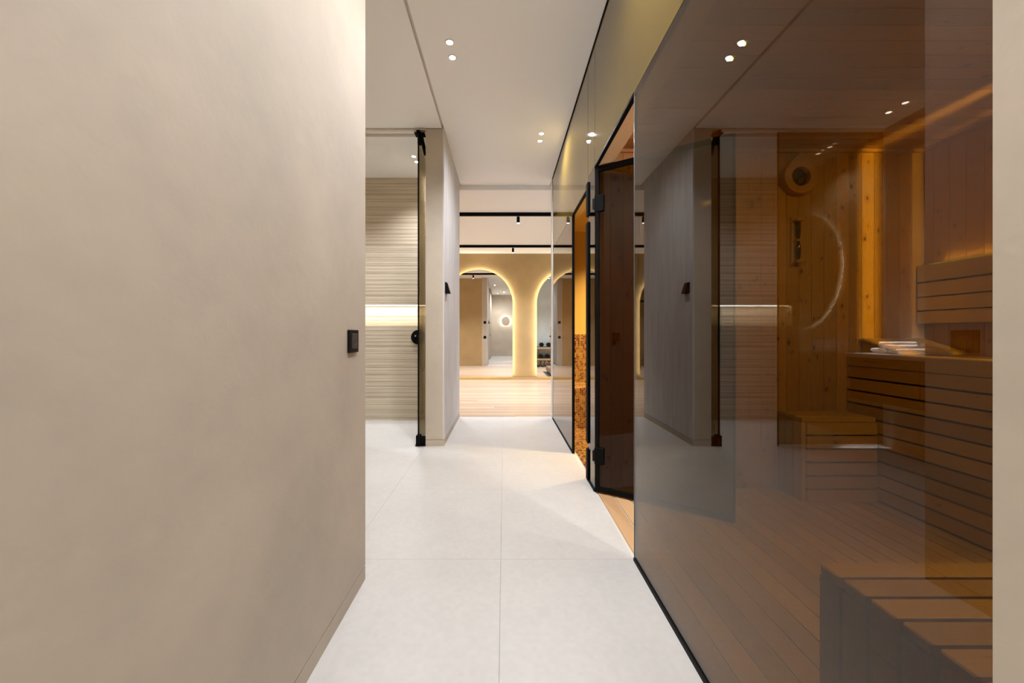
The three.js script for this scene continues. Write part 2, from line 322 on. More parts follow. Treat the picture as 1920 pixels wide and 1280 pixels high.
// ------------------------------------------------------------------ shower screen and pivot door
{
  const w = structGroup('window_4');
  struct('pane', box(VX + 0.01, -1.375, 0.012, 2.958, PZ0 + 0.004, PZ0 + 0.014), M.greyGlass, w);
  struct('floor_channel', box(VX, -1.37, 0, 0.014, PZ0, PZ0 + 0.02), M.whiteTrim, w);
  struct('edge_profile', box(-1.378, -1.370, 0.0, 2.958, PZ0, PZ0 + 0.018), M.black, w);
  const d = structGroup('door_3'), x = -0.803;
  struct('pane', box(x - 0.004, x + 0.004, 0.03, 2.93, PZ0 + 0.0, PZ0 + 0.60), M.greyGlass, d);
  struct('edge_profile', rbox(x - 0.006, x + 0.005, 0.03, 2.93, PZ0 - 0.022, PZ0 + 0.000, 0.002), M.black, d);
  struct('pivot', merge([rbox(-0.835, -0.742, 0.0, 0.014, PZ0 - 0.01, PZ0 + 0.06, 0.003), rbox(x - 0.022, x + 0.02, 0.012, 0.105, PZ0 - 0.03, PZ0 + 0.04, 0.006), rbox(x + 0.018, -0.742, 0.02, 0.085, PZ0 + 0.0, PZ0 + 0.05, 0.005)]), M.black, d);
  struct('pivot', merge([rbox(-0.84, -0.745, 2.93, 2.943, PZ0 - 0.03, PZ0 + 0.05, 0.003), rbox(x - 0.018, x + 0.018, 2.915, 2.966, PZ0 - 0.03, PZ0 + 0.03, 0.006), rbox(x - 0.012, x + 0.022, 2.84, 2.92, PZ0 - 0.005, PZ0 + 0.03, 0.006)]), M.black, d);
  const arm = rbox(-0.016, 0.016, -0.16, 0.02, -0.012, 0.012, 0.006); arm.rotateZ(0.22); arm.translate(x + 0.028, 2.90, -(PZ0 + 0.012));
  struct('closer_arm', arm, M.black, d);
}
// ------------------------------------------------------------------ sauna shell, board by board
{
  struct('wall_sauna_core', merge([box(0.64, 3.1, 0, 2.95, SZ1 + 0.016, 2.862), box(SX1 + 0.016, 3.1, 0, 2.95, 0.4916, SZ1 + 0.016), box(0.62, 3.1, SY + 0.016, SY + 0.10, 0.4916, SZ1 + 0.016)]), M.core);
  const PITCH = 0.0857, pines = [M.pine, M.pineB, M.pineC, M.pine];
  const back = structGroup('wall_sauna_back'), right = structGroup('wall_sauna_right'), near = structGroup('wall_sauna_near'), ceil = structGroup('ceiling_sauna'), fl = structGroup('floor_sauna');
  for (let x = 0.642; x < SX1 - 0.01; x += PITCH) struct('board', board(x + 0.0014, Math.min(x + PITCH, SX1) - 0.0014, 0.0, SY, SZ1, SZ1 + 0.015, 1, 0.005), pick(pines), back);
  for (let z = SZ0; z < SZ1 - 0.02; z += 0.094) struct('board', board(SX1, SX1 + 0.015, 0, SY, z + 0.0014, Math.min(z + 0.094, SZ1) - 0.0014, 1, 0.005), pick(pines), right);
  for (let x = 0.642; x < SX1 - 0.01; x += PITCH * 2) struct('board', board(x + 0.001, Math.min(x + PITCH * 2, SX1) - 0.001, 0.0, SY, 0.493, SZ0, 1, 0.003), pick(pines), near);
  for (let z = 1.539 - 12 * PITCH; z < SZ1 - 0.02; z += PITCH) struct('board', board(0.72, SX1, SY, SY + 0.015, Math.max(z, SZ0) + 0.0014, Math.min(z + PITCH, SZ1) - 0.0014, 0, 0.005), pick(pines), ceil);
  struct('header_board', board(0.625, 0.715, TOP + 0.004, SY + 0.012, SZ0, SZ1, 2, 0.003), M.paleBoard, ceil);
  struct('cornice', board(0.72, SX1, SY - 0.022, SY - 0.001, SZ1 - 0.022, SZ1 - 0.001, 0, 0.004), M.pineB, ceil);
  struct('cornice', board(SX1 - 0.022, SX1 - 0.001, SY - 0.022, SY - 0.001, SZ0, SZ1 - 0.023, 2, 0.004), M.pineB, ceil);
  for (let i = 0, x = 0.624; x < SX1 - 0.03; x += 0.0915, i++) struct('floor_slat', board(x, Math.min(x + 0.0825, SX1 - 0.002), -0.022, 0.0, SZ0, SZ1 - 0.004, 2, 0.003), i % 3 ? M.aspen : M.aspenB, fl);
  struct('joist_floor', box(0.62, SX1, -0.045, -0.03, SZ0, SZ1), M.core, fl);
}
// ------------------------------------------------------------------ steam room shell
{
  const z0 = 2.862, z1 = 4.93, x1 = 2.4;
  struct('wall_steam', merge([box(0.64, x1, 0, 2.4, z1, 4.972), box(x1, x1 + 0.1, 0, 2.4, z0, 4.972), box(0.64, x1, 0, 2.4, z0, z0 + 0.003)]), M.gold);
  struct('ceiling_steam', box(0.62, x1 + 0.1, 2.32, 2.42, z0, 4.972), M.gold);
  struct('trim_3', box(0.625, 0.695, 2.112, 2.32, z0, 4.972), M.gold);
  const b = struct('steam_bench_plinth', merge([box(0.64, x1, 0, 0.45, 4.46, z1), box(0.64, x1, 0.45, 1.045, 4.90, z1)]), M.tiled);
  b.name = 'wall_steam_bench';
  const n = [], P = 0.0205, put = (x, y, z, ax) => n.push([x, y, z, ax]);
  for (let x = 0.652; x < 1.5; x += P) {
    for (let y = 0.47; y < 1.045; y += P) put(x, y, 4.899, 2);
    for (let y = 0.012; y < 0.45; y += P) put(x, y, 4.459, 2);
    for (let z = 4.47; z < 4.9; z += P) put(x, 0.4505, z, 1);
    for (let z = 2.885; z < 4.455; z += P) put(x, 0.0, z, 1);
  }
  const im = new THREE.InstancedMesh(rbox(-0.0092, 0.0092, -0.0092, 0.0092, -0.0015, 0.0015, 0.0008), std([1, 1, 1], 0.25), n.length);
  const m4 = new THREE.Matrix4(), c = new THREE.Color(), gold = [[0.34, 0.19, 0.045], [0.42, 0.25, 0.06], [0.26, 0.14, 0.03]], red = [[0.16, 0.035, 0.02], [0.22, 0.05, 0.02], [0.11, 0.03, 0.02]];
  n.forEach(([x, y, z, ax], i) => { if (ax === 1) m4.makeRotationX(-Math.PI / 2); else m4.identity(); m4.setPosition(x, y, -z); im.setMatrixAt(i, m4); const k = rnd() < 0.3 ? pick(red) : pick(gold); c.setRGB(...k); im.setColorAt(i, c); });
  im.name = 'mosaic'; im.userData.kind = 'stuff'; im.castShadow = im.receiveShadow = true; b.add(im);
  for (const z of [3.3, 4.1]) {
    const d = thing('steam_spotlight', 1.35, 2.32, z, z < 4 ? 'small amber ceiling spotlight in the steam room, nearer its door' : 'small amber ceiling spotlight over the steam room mosaic bench', 'spotlight');
    part(d, 'trim_ring', cyl(0.045, 0.045, 0.008, 24, 1.35, 2.316, z), M.gold); part(d, 'lens', cyl(0.032, 0.032, 0.004, 20, 1.35, 2.311, z), glow(AMBER, 5));
    spotLight(1.35, 2.304, z, 1.30, 0, z + 0.8, POWER.steam, AMBER, 0.85);
  }
}

// ------------------------------------------------------------------ ceiling downlights, in pairs
function downlight(x, z, label, power, c = NEUTRAL, ceil = CEIL, cone = 1.5, soft = 0.35, group) {
  const d = thing('ceiling_downlight', x, ceil, z, label, 'downlight', group);
  const ring = new THREE.LatheGeometry([[0.021, -0.001], [0.022, 0.0035], [0.029, 0.0035], [0.031, 0]].map(([a, b]) => new THREE.Vector2(a, -b)), 28); ring.translate(x, ceil, -z);
  part(d, 'trim_ring', ring, M.whiteTrim);
  part(d, 'lens', cyl(0.021, 0.021, 0.003, 24, x, ceil - 0.0025, z), M.lens);
  spotLight(x, ceil - 0.012, z, x, 0, z, power, c, cone, soft, 0.6);
}
downlight(-0.362, 2.651, 'round corridor ceiling spotlight above the shower entrance side, nearer one of its pair', POWER.corridor, NEUTRAL, CEIL, 1.18, 0.6);
downlight(-0.362, 2.796, 'round corridor ceiling spotlight above the shower entrance side, farther one of its pair', POWER.corridor, NEUTRAL, CEIL, 1.18, 0.6);
downlight(0.362, 3.854, 'round corridor ceiling spotlight beside the steam room glass, nearer one of its pair', POWER.corridor);
downlight(0.362, 4.0, 'round corridor ceiling spotlight beside the steam room glass, farther one of its pair', POWER.corridor, NEUTRAL, CEIL, 1.18, 0.6);
downlight(-0.97, 4.287, 'round shower ceiling spotlight by the open glass door, farther from the ribbed wall', POWER.shower, NEUTRAL, 2.967, 1.0, 1);
downlight(-0.97, 4.42, 'round shower ceiling spotlight by the open glass door, closer to the ribbed wall', POWER.shower, NEUTRAL, 2.967, 1.0, 1);
downlight(-2.115, 4.07, 'shower ceiling spotlight behind the dark screen, closer to the screen', POWER.shower, NEUTRAL, 2.967, 1.0, 1);
downlight(-2.115, 4.22, 'shower ceiling spotlight behind the dark screen, closer to the ribbed wall', POWER.shower, NEUTRAL, 2.967, 1.0, 1);
downlight(-2.14, 3.33, 'ceiling spotlight above the vanity towels, farther from the shower screen', POWER.vestibule, NEUTRAL, CEIL - 0.006, 0.13);
downlight(-2.14, 3.475, 'ceiling spotlight above the vanity towels, closer to the shower screen', POWER.vestibule, NEUTRAL, CEIL - 0.006, 0.13);
downlight(0.362, 1.40, 'corridor ceiling spotlight over the near end of the sauna glass, farther one', POWER.viewer);
downlight(0.362, 1.26, 'corridor ceiling spotlight over the near end of the sauna glass, nearer one', POWER.viewer);
downlight(0.0, 0.20, 'single corridor ceiling spotlight right above the viewer', POWER.viewer * 1.3);
downlight(-0.30, -0.5, 'single corridor ceiling spotlight close to the end wall behind the viewer', POWER.viewer, NEUTRAL, CEIL, 0.9, 1);

const ORD = ['first', 'second', 'third', 'fourth', 'fifth', 'sixth'];
// ------------------------------------------------------------------ gym tracks and heads
for (const [z, where] of [[6.17, 'nearer'], [8.40, 'farther']]) {
  const t = thing('lighting_track', 0, GC, z, `black lighting track across the gym ceiling, the ${where} of the two`, 'lighting track');
  part(t, 'rail', rbox(GL + 0.1, GR - 0.1, GC - 0.05, GC, z - 0.022, z + 0.022, 0.003), M.black);
  for (let k = 0; k < 6; k++) {
    const x = (z < 7 ? 0.22 : 0.19) + (k - 3) * 1.165 + (k > 3 ? 0 : 0);
    if (x < GL + 0.4) continue;
    const kin = Math.abs(x - 0.2) < 0.1 ? `black cylinder spotlight on the ${where} gym track, in view straight ahead` : `black cylinder spotlight on the ${where} gym track, ${ORD[k]} from the left wall`;
    const h = thing('track_spotlight', x, GC - 0.05, z, kin, 'spotlight');
    part(h, 'stem', cyl(0.008, 0.008, 0.02, 10, x, GC - 0.058, z), M.black);
    part(h, 'housing', cyl(0.0235, 0.0235, 0.092, 20, x, GC - 0.112, z), M.black);
    part(h, 'lens', cyl(0.021, 0.021, 0.005, 18, x, GC - 0.1605, z), M.trackLens);
    spotLight(x, GC - 0.172, z, x, 0, z + (z < 7 ? 0.25 : -0.1), POWER.track, NEUTRAL, 0.95, 1, 1);
  }
}
// ------------------------------------------------------------------ three arched mirrors with light behind their edge
const archPath = (Sh, cx, r, y0, ys) => { Sh.moveTo(cx - r, y0); Sh.lineTo(cx + r, y0); Sh.lineTo(cx + r, ys); Sh.absarc(cx, ys, r, 0, Math.PI, false); Sh.lineTo(cx - r, y0); return Sh; };
[[-0.584, 'arched mirror with a glowing edge on the gym wall, straight ahead, reflecting the corridor'], [1.541, 'arched mirror with a glowing edge right of the gym wall pier, reflecting the dumbbells'], [-2.709, 'arched mirror with a glowing edge on the gym wall, leftmost of the three']].forEach(([cx, label]) => {
  const r = 0.783, y0 = 0.082, ys = 1.77, z = FARZ - 0.075, t = thing('arched_mirror', cx, y0, z, label, 'mirror', 'arched mirrors on the gym wall');
  const g = new THREE.ExtrudeGeometry(archPath(new THREE.Shape(), cx, r, y0, ys), { depth: 0.008, bevelEnabled: false, curveSegments: 48 }); g.translate(0, 0, -(z + 0.008));
  part(t, 'mirror_glass', g, M.mirror);
  const ring = archPath(new THREE.Shape(), cx, r - 0.03, y0 + 0.03, ys); ring.holes.push(archPath(new THREE.Path(), cx, r - 0.05, y0 + 0.05, ys));
  const lg = new THREE.ExtrudeGeometry(ring, { depth: 0.016, bevelEnabled: false, curveSegments: 32 }); lg.translate(0, 0, -(FARZ - 0.024));
  part(t, 'led_strip', lg, M.coveLed);
  const bk = archPath(new THREE.Shape(), cx, r - 0.055, y0 + 0.055, ys); const bg = new THREE.ExtrudeGeometry(bk, { depth: 0.066, bevelEnabled: false, curveSegments: 32 }); bg.translate(0, 0, -FARZ);
  part(t, 'backing_board', bg, M.black);
  const L = (x, y, dx, dy, len, k = 1) => { const l = areaLight(x, y, FARZ - 0.042, x + dx, y + dy, FARZ - 0.042, 0.035, len, POWER.arch * k, COVE, [dy, -dx, 0]); l.up.set(-dy, dx, 0); l.lookAt(x + dx, y + dy, -(FARZ - 0.042)); };
  const n = 9, ri = r - 0.026;
  for (let i = 0; i < n; i++) { const a = Math.PI * (i + 0.5) / n; L(cx + ri * Math.cos(a), ys + ri * Math.sin(a), Math.cos(a), Math.sin(a), Math.PI * ri / n); }
  for (let i = 0; i < 3; i++) for (const s of [-1, 1]) L(cx + s * ri, y0 + 0.05 + (ys - y0 - 0.05) * (i + 0.5) / 3, s, 0, (ys - y0 - 0.05) / 3);
  for (let i = 0; i < 3; i++) L(cx - ri + 2 * ri * (i + 0.5) / 3, y0 + 0.026, 0, -1, 2 * ri / 3, 0.35);
});

// ------------------------------------------------------------------ switches and small wall plates
{
  const t = thing('light_switch', LW, 0.98, 1.56, 'square black light switch with two rockers on the near beige wall', 'switch');
  const f = part(t, 'frame', rbox(LW, LW + 0.010, 0.980, 1.068, 1.514, 1.607, 0.002), M.blackSoft);
  for (const [a, b] of [[1.025, 1.054], [0.995, 1.0245]]) { const r = part(t, 'rocker', rbox(LW + 0.009, LW + 0.0135, a, b, 1.530, 1.588, 0.0015), std([0.03, 0.028, 0.027], 0.5)); part(r, 'marking', box(LW + 0.0134, LW + 0.0138, (a + b) / 2 - 0.001, (a + b) / 2 + 0.001, 1.542, 1.574), std([0.10, 0.095, 0.09], 0.6)); }
}
{
  const t = thing('wall_hook', PX1, 1.45, 3.86, 'black wedge-shaped wall plate on the corridor side of the partition', 'wall plate');
  const s = new THREE.Shape(); s.moveTo(0, 0); s.lineTo(0.040, 0); s.lineTo(0.036, 0.012); s.lineTo(0.010, 0.10); s.lineTo(0, 0.10); s.closePath();
  const g = new THREE.ExtrudeGeometry(s, { depth: 0.085, bevelEnabled: true, bevelSize: 0.002, bevelThickness: 0.002, bevelSegments: 1 }); g.translate(PX1 + 0.002, 1.45, -(3.82 + 0.085));
  part(t, 'plate', g, M.black);
  part(t, 'back_plate', rbox(PX1, PX1 + 0.004, 1.445, 1.555, 3.81, 3.915, 0.002), M.blackSoft);
}
for (const [x, y, k] of [[-0.64, 1.455, 'upper'], [-0.64, 0.96, 'lower']]) {
  const t = thing('wall_switch', x, y - 0.045, 5.062, `square black wall switch on the gym end of the partition, ${k} of two`, 'switch');
  part(t, 'frame', rbox(x - 0.043, x + 0.043, y - 0.043, y + 0.043, 5.0625, 5.072, 0.002), M.blackSoft);
  part(t, 'rocker', rbox(x - 0.028, x + 0.028, y - 0.028, y + 0.028, 5.071, 5.076, 0.002), M.black);
}
{
  const t = thing('wall_switch', VX, 1.16, 3.89, 'square dark wall switch by the vanity, seen reflected in the sauna glass', 'switch');
  part(t, 'frame', rbox(VX, VX + 0.010, 1.16, 1.25, 3.84, 3.93, 0.002), M.blackSoft); part(t, 'rocker', rbox(VX + 0.009, VX + 0.014, 1.175, 1.235, 3.855, 3.915, 0.002), M.black);
}
// ------------------------------------------------------------------ shower mixer
{
  const x = -1.045, y = 1.018, z = 4.872, t = thing('shower_mixer', x, y, z, 'round black shower mixer plate with two small dials on the ribbed wall', 'shower mixer');
  const p = new THREE.LatheGeometry([[0, 0.022], [0.082, 0.022], [0.089, 0.018], [0.090, 0.0]].map(([a, b]) => new THREE.Vector2(a, b)), 40); p.rotateX(Math.PI / 2); p.translate(x, y, -z); part(t, 'plate', p, M.black);
  for (const [dx, dy] of [[-0.026, 0.016], [0.028, 0.016]]) { const k = part(t, 'dial', cyl(0.017, 0.019, 0.035, 20, x + dx, y + dy, z - 0.037, 'z'), M.blackSoft); part(k, 'dial_cap', cyl(0.010, 0.010, 0.004, 16, x + dx, y + dy, z - 0.056, 'z'), M.steel); }
  part(t, 'spout', tube([[x + 0.01, y - 0.02, z - 0.02], [x + 0.01, y - 0.022, z - 0.05], [x + 0.012, y - 0.04, z - 0.058]], 0.009, 12), M.black);
  part(t, 'hose', tube([[x + 0.01, y - 0.045, z - 0.055], [x + 0.02, y - 0.16, z - 0.05], [x + 0.035, y - 0.33, z - 0.045], [x + 0.06, y - 0.42, z - 0.045], [x + 0.085, y - 0.30, z - 0.04], [x + 0.095, y - 0.05, z - 0.04]], 0.007, 40), M.black);
}
// ------------------------------------------------------------------ vestibule: vanity, oval mirror
{
  const t = thing('vanity_cabinet', VX + 0.002, 0.48, 2.67, 'dark floating vanity with a stone top beyond the near wall, seen in the sauna glass', 'vanity');
  part(t, 'carcass', rbox(VX + 0.002, -1.91, 0.48, 0.85, 1.75, 3.60, 0.003, 2), M.walnut);
  for (let i = 0; i < 3; i++) { const d = part(t, 'drawer', rbox(-1.912, -1.895, 0.49, 0.83, 1.76 + i * 0.612, 2.36 + i * 0.612, 0.002, 2), M.walnut); part(d, 'handle', rbox(-1.896, -1.882, 0.815, 0.828, 1.90 + i * 0.612, 2.22 + i * 0.612, 0.002), M.black); }
  part(t, 'countertop', rbox(VX + 0.002, -1.885, 0.85, 0.885, 1.73, 3.62, 0.004), M.stoneTop);
}
const ovalPts = (r, n) => { const o = []; for (let i = 0; i < n; i++) { const a = 2 * Math.PI * i / n; o.push(new THREE.Vector2(0.83 * r * Math.cos(a) * (1 + 0.03 * Math.sin(a)), r * Math.sin(a))); } return o; };
{
  const y = 1.79, z = 2.77, t = thing('oval_mirror', VX, y - 0.67, z, 'large oval backlit mirror above the vanity, seen reflected in the sauna glass', 'mirror');
  const put = (pts, d, x0, holes) => { const s = new THREE.Shape(pts); if (holes) s.holes.push(new THREE.Path(holes)); const g = new THREE.ExtrudeGeometry(s, { depth: d, bevelEnabled: false }); g.rotateY(Math.PI / 2); g.translate(x0, y, -z); return g; };
  part(t, 'mirror_glass', put(ovalPts(0.668, 72), 0.006, VX + 0.045), M.mirror);
  part(t, 'led_strip', put(ovalPts(0.671, 96), 0.020, VX + 0.025, ovalPts(0.645, 96).reverse()), M.haloLed);
  part(t, 'backing_board', put(ovalPts(0.60, 48), 0.045, VX + 0.0), M.black);
  for (let i = 0; i < 40; i++) { const a = 2 * Math.PI * (i + 0.5) / 40, c = 0.83 * Math.cos(a), s = Math.sin(a), l = areaLight(VX + 0.012, y + 0.655 * s, z - 0.655 * c, VX + 0.012, y + 2 * s, z - 2 * c, 0.018, 0.085, POWER.mirror, [1, 0.88, 0.58]); l.up.set(0, c, -s); l.lookAt(VX + 0.012, y + 2 * s, -(z - 2 * c)); }
}
// folded towels: layers with soft round folds
function towel(name, x, y, z, w, d, hgt, layers, label, turn, group) {
  const t = thing(name, x, y, z, label, 'towel', group, turn);
  for (let i = 0; i < layers; i++) {
    const h = hgt / layers, g = new RoundedBoxGeometry(w - rr(0, 0.012), h * 1.04, d - rr(0, 0.012), 5, h * 0.5);
    const p = g.attributes.position;
    for (let k = 0; k < p.count; k++) { const X = p.getX(k), Y = p.getY(k), Z = p.getZ(k); p.setY(k, Y * (1 - 0.10 * (X / w) ** 2) + 0.004 * Math.sin(X * 40 + i * 2 + Z * 13) + (i ? -0.008 * (Math.abs(X) / w) ** 2 * i * 4 : 0)); p.setX(k, X + 0.004 * Math.sin(Z * 31 + i * 3)); }
    g.computeVertexNormals(); g.translate(rr(-0.004, 0.004), h * (i + 0.5), rr(-0.004, 0.004)); local(t, 'fold', uvBox(g), M.towel);
  }
  return t;
}
{
  const y = 0.886, grp = 'white towels on the vanity';
  towel('folded_towel', -2.13, y, 3.30, 0.20, 0.15, 0.055, 2, 'white folded towel on the vanity, lower one farther from the shower screen', 0.05, grp);
  towel('folded_towel', -2.13, y, 3.46, 0.20, 0.15, 0.055, 2, 'white folded towel on the vanity, lower one nearer the shower screen', -0.06, grp);
  towel('folded_towel', -2.13, y + 0.056, 3.385, 0.20, 0.16, 0.055, 2, 'white folded towel lying on top of the other two on the vanity', 0.02, grp);
}
// ------------------------------------------------------------------ behind the viewer: backlit pebble lamp
{
  const x = 0.08, y = 1.70, z = BACK, t = thing('pebble_wall_lamp', x, y - 0.22, z, 'small round stone wall lamp with a white halo, seen in the arched mirror', 'wall lamp');
  const pts = []; for (let i = 0; i < 40; i++) { const a = 2 * Math.PI * i / 40; pts.push(new THREE.Vector2(0.185 * Math.cos(a) * (1 + 0.05 * Math.sin(2 * a + 1)), 0.215 * Math.sin(a) * (1 + 0.04 * Math.cos(3 * a)))); }
  const g = new THREE.ExtrudeGeometry(new THREE.Shape(pts), { depth: 0.02, bevelEnabled: true, bevelSize: 0.012, bevelThickness: 0.008, bevelSegments: 3 }); g.rotateY(Math.PI); g.translate(x, y, -z - 0.055 - 0.0); part(t, 'stone_disc', g, M.pebble);
  part(t, 'led_ring', new THREE.TorusGeometry(0.16, 0.008, 8, 40).translate(x, y, -z - 0.024), M.whiteLed);
  part(t, 'wall_mount', cyl(0.07, 0.07, 0.05, 24, x, y, z + 0.026, 'z'), M.black);
  for (let i = 0; i < 8; i++) { const a = 2 * Math.PI * i / 8, l = areaLight(x + 0.17 * Math.cos(a), y + 0.17 * Math.sin(a), z + 0.022, x + Math.cos(a), y + Math.sin(a), z + 0.005, 0.02, 0.13, POWER.pebble * 4, [1, 0.95, 0.88]); l.up.set(-Math.sin(a), Math.cos(a), 0); l.lookAt(x + Math.cos(a), y + Math.sin(a), -(z + 0.005)); }
}

// ------------------------------------------------------------------ sauna furniture
const woods = [M.aspen, M.aspenB, M.aspen];
{
  const t = thing('sauna_bench', 2.60, 0, 1.6, 'tall slatted wooden sauna bench along the right sauna wall', 'bench');
  const x0 = 2.337, z0 = 1.17, z1 = SZ1 - 0.003;
  for (let i = 0, x = x0 + 0.026; x < SX1 - 0.05; x += 0.0845, i++) part(t, 'seat_slat', board(x, Math.min(x + 0.076, SX1 - 0.004), 0.893, 0.92, z0, z1, 2, 0.004), woods[i % 3]);
  part(t, 'front_rail', board(x0, x0 + 0.024, 0.842, 0.92, z0, z1, 2, 0.005), M.aspenB);
  for (let i = 0; i < 10; i++) { const y1 = 0.838 - i * 0.0835; part(t, 'front_slat', board(x0 + 0.002, x0 + 0.022, Math.max(0.004, y1 - 0.071), y1, z0, z1, 2, 0.003), woods[(i + 1) % 3]); }
  for (const z of [z0 + 0.06, 1.85, z1 - 0.08]) part(t, 'upright', box(x0 + 0.024, x0 + 0.07, 0.002, 0.89, z - 0.022, z + 0.022, 1), M.core);
  part(t, 'inner_panel', box(x0 + 0.072, x0 + 0.085, 0.002, 0.88, z0, z1, 1), std([0.02, 0.013, 0.008], 0.9));
  const b = new THREE.Group(); b.name = 'backrest'; t.add(b); offset.set(b, offset.get(t));
  [[1.405, 1.51], [1.305, 1.392], [1.213, 1.295], [1.125, 1.203]].forEach(([a, c], i) => part(b, 'back_slat', board(SX1 - 0.062, SX1 - 0.038, a, c, 0.9, SZ1 - 0.01, 2, 0.004), woods[i % 3]));
  for (const z of [1.0, 1.8, 2.55]) part(b, 'bracket', box(SX1 - 0.037, SX1 - 0.001, 1.13, 1.50, z - 0.02, z + 0.02, 1), M.core);
  part(b, 'led_strip', box(SX1 - 0.03, SX1 - 0.02, 1.515, 1.523, 0.95, SZ1 - 0.06), glow([1, 0.84, 0.60], 1.0));
  areaLight(SX1 - 0.025, 1.526, 1.8, SX1 - 0.05, 3, 1.8, 0.012, 1.6, POWER.backrest, [1, 0.84, 0.60], [0, 0, 1]);
  const h = thing('sauna_headrest', 2.65, 0.92, 2.6, 'sloping slatted wooden headrest on the tall sauna bench against the back wall', 'headrest');
  for (let i = 0; i < 3; i++) { const g = board(2.42, 2.845, -0.010, 0.010, -0.042, 0.042, 0, 0.004); g.rotateX(0.30); g.translate(0, 1.004 - i * 0.029, -(2.665 - i * 0.089)); part(h, 'slat', g, woods[i]); }
  for (const x of [2.45, 2.80]) { const s = new THREE.Shape(); s.moveTo(0, 0); s.lineTo(0.24, 0); s.lineTo(0.24, 0.012); s.lineTo(0, 0.078); s.closePath(); const g = new THREE.ExtrudeGeometry(s, { depth: 0.02, bevelEnabled: false }); g.rotateY(-Math.PI / 2); g.translate(x, 0.9205, -2.70); part(h, 'side_wedge', g, M.aspenB); }
}
function stepBench(name, x0, x1, z0, z1, h, label, n, front) {
  const t = thing(name, x0, 0, z0, label, 'bench'), p = (z1 - z0) / n, th = 0.028;
  for (let i = 0; i < n; i++) {
    const a = z1 - i * p, b = a - p + 0.011;
    const s = part(t, 'slat', board(x0, x1, h - th, h, b, a, 0, 0.004), woods[i % 3]);
    part(t, 'end_slat', board(x0, x0 + 0.026, 0.003, h - th - 0.001, b, a, 1, 0.004), woods[(i + 1) % 3]);
  }
  if (front) for (let y = h - th - 0.004; y > 0.03; y -= 0.084) part(t, 'front_slat', board(x0 + 0.028, x1, Math.max(0.004, y - 0.073), y, z0, z0 + 0.02, 0, 0.003), woods[Math.floor(y * 12) % 3]);
  for (const [a, b] of [[x0 + 0.05, x0 + 0.09], [x1 - 0.09, x1 - 0.05]]) part(t, 'support', box(a, b, 0.003, h - th - 0.001, z0 + (front ? 0.022 : 0.01), z1 - 0.01), M.core);
  return t;
}
stepBench('step_bench', 0.913, SX1 - 0.03, SZ0 + 0.02, 1.152, 0.39, 'low wide slatted wooden bench in the near end of the sauna', 8);
stepBench('sauna_step', 1.865, 2.333, 2.487, SZ1 - 0.002, 0.53, 'short slatted wooden step in the far corner before the tall bench', 3, true);
{
  const x = 1.99, y = 2.14, z = SZ1, t = thing('sauna_wall_lamp', x, y, z, 'round wooden wall fitting with dark glass high on the sauna back wall', 'wall lamp');
  const s = new THREE.Shape(); s.absarc(0, 0, 0.108, Math.PI * 0.80, Math.PI * 2.20, false); s.lineTo(0.02, 0.145); s.lineTo(-0.005, 0.155); s.closePath(); const hole = new THREE.Path(); hole.absarc(0.0, 0, 0.068, 0, Math.PI * 2, true); s.holes.push(hole);
  const g = new THREE.ExtrudeGeometry(s, { depth: 0.045, bevelEnabled: true, bevelSize: 0.006, bevelThickness: 0.006, bevelSegments: 2, curveSegments: 40 }); g.translate(x, y - 0.03, -z + 0.007); part(t, 'wooden_ring', uvBox(g), M.pineB);
  const dome = new THREE.SphereGeometry(0.066, 28, 14, 0, Math.PI * 2, 0, Math.PI / 2); dome.rotateX(Math.PI / 2); dome.scale(1, 1, 0.6); dome.translate(x, y - 0.03, -z + 0.008); part(t, 'glass_dome', dome, M.darkGlassBulb);
}
{
  const x = 1.985, y0 = 1.52, z = SZ1, t = thing('hourglass_timer', x, y0, z, 'narrow wooden hourglass timer on the sauna wall below the round fitting', 'timer');
  part(t, 'back_plate', rbox(x - 0.032, x + 0.032, y0, y0 + 0.33, z - 0.014, z - 0.0005, 0.003, 1), M.pineB);
  const glassPts = [[0.002, 0.035], [0.013, 0.045], [0.015, 0.07], [0.015, 0.13], [0.004, 0.163], [0.004, 0.167], [0.015, 0.20], [0.015, 0.26], [0.013, 0.285], [0.002, 0.295]].map(([a, b]) => new THREE.Vector2(a, b));
  part(t, 'hourglass', new THREE.LatheGeometry(glassPts, 20).translate(x, y0, -z + 0.034), M.darkGlassBulb);
  for (const y of [0.022, 0.30]) part(t, 'holder', rbox(x - 0.026, x + 0.026, y0 + y - 0.008, y0 + y + 0.008, z - 0.056, z - 0.012, 0.003), M.pineB);
  part(t, 'middle_clip', rbox(x - 0.020, x + 0.020, y0 + 0.158, y0 + 0.172, z - 0.046, z - 0.013, 0.002), M.pineB);
}
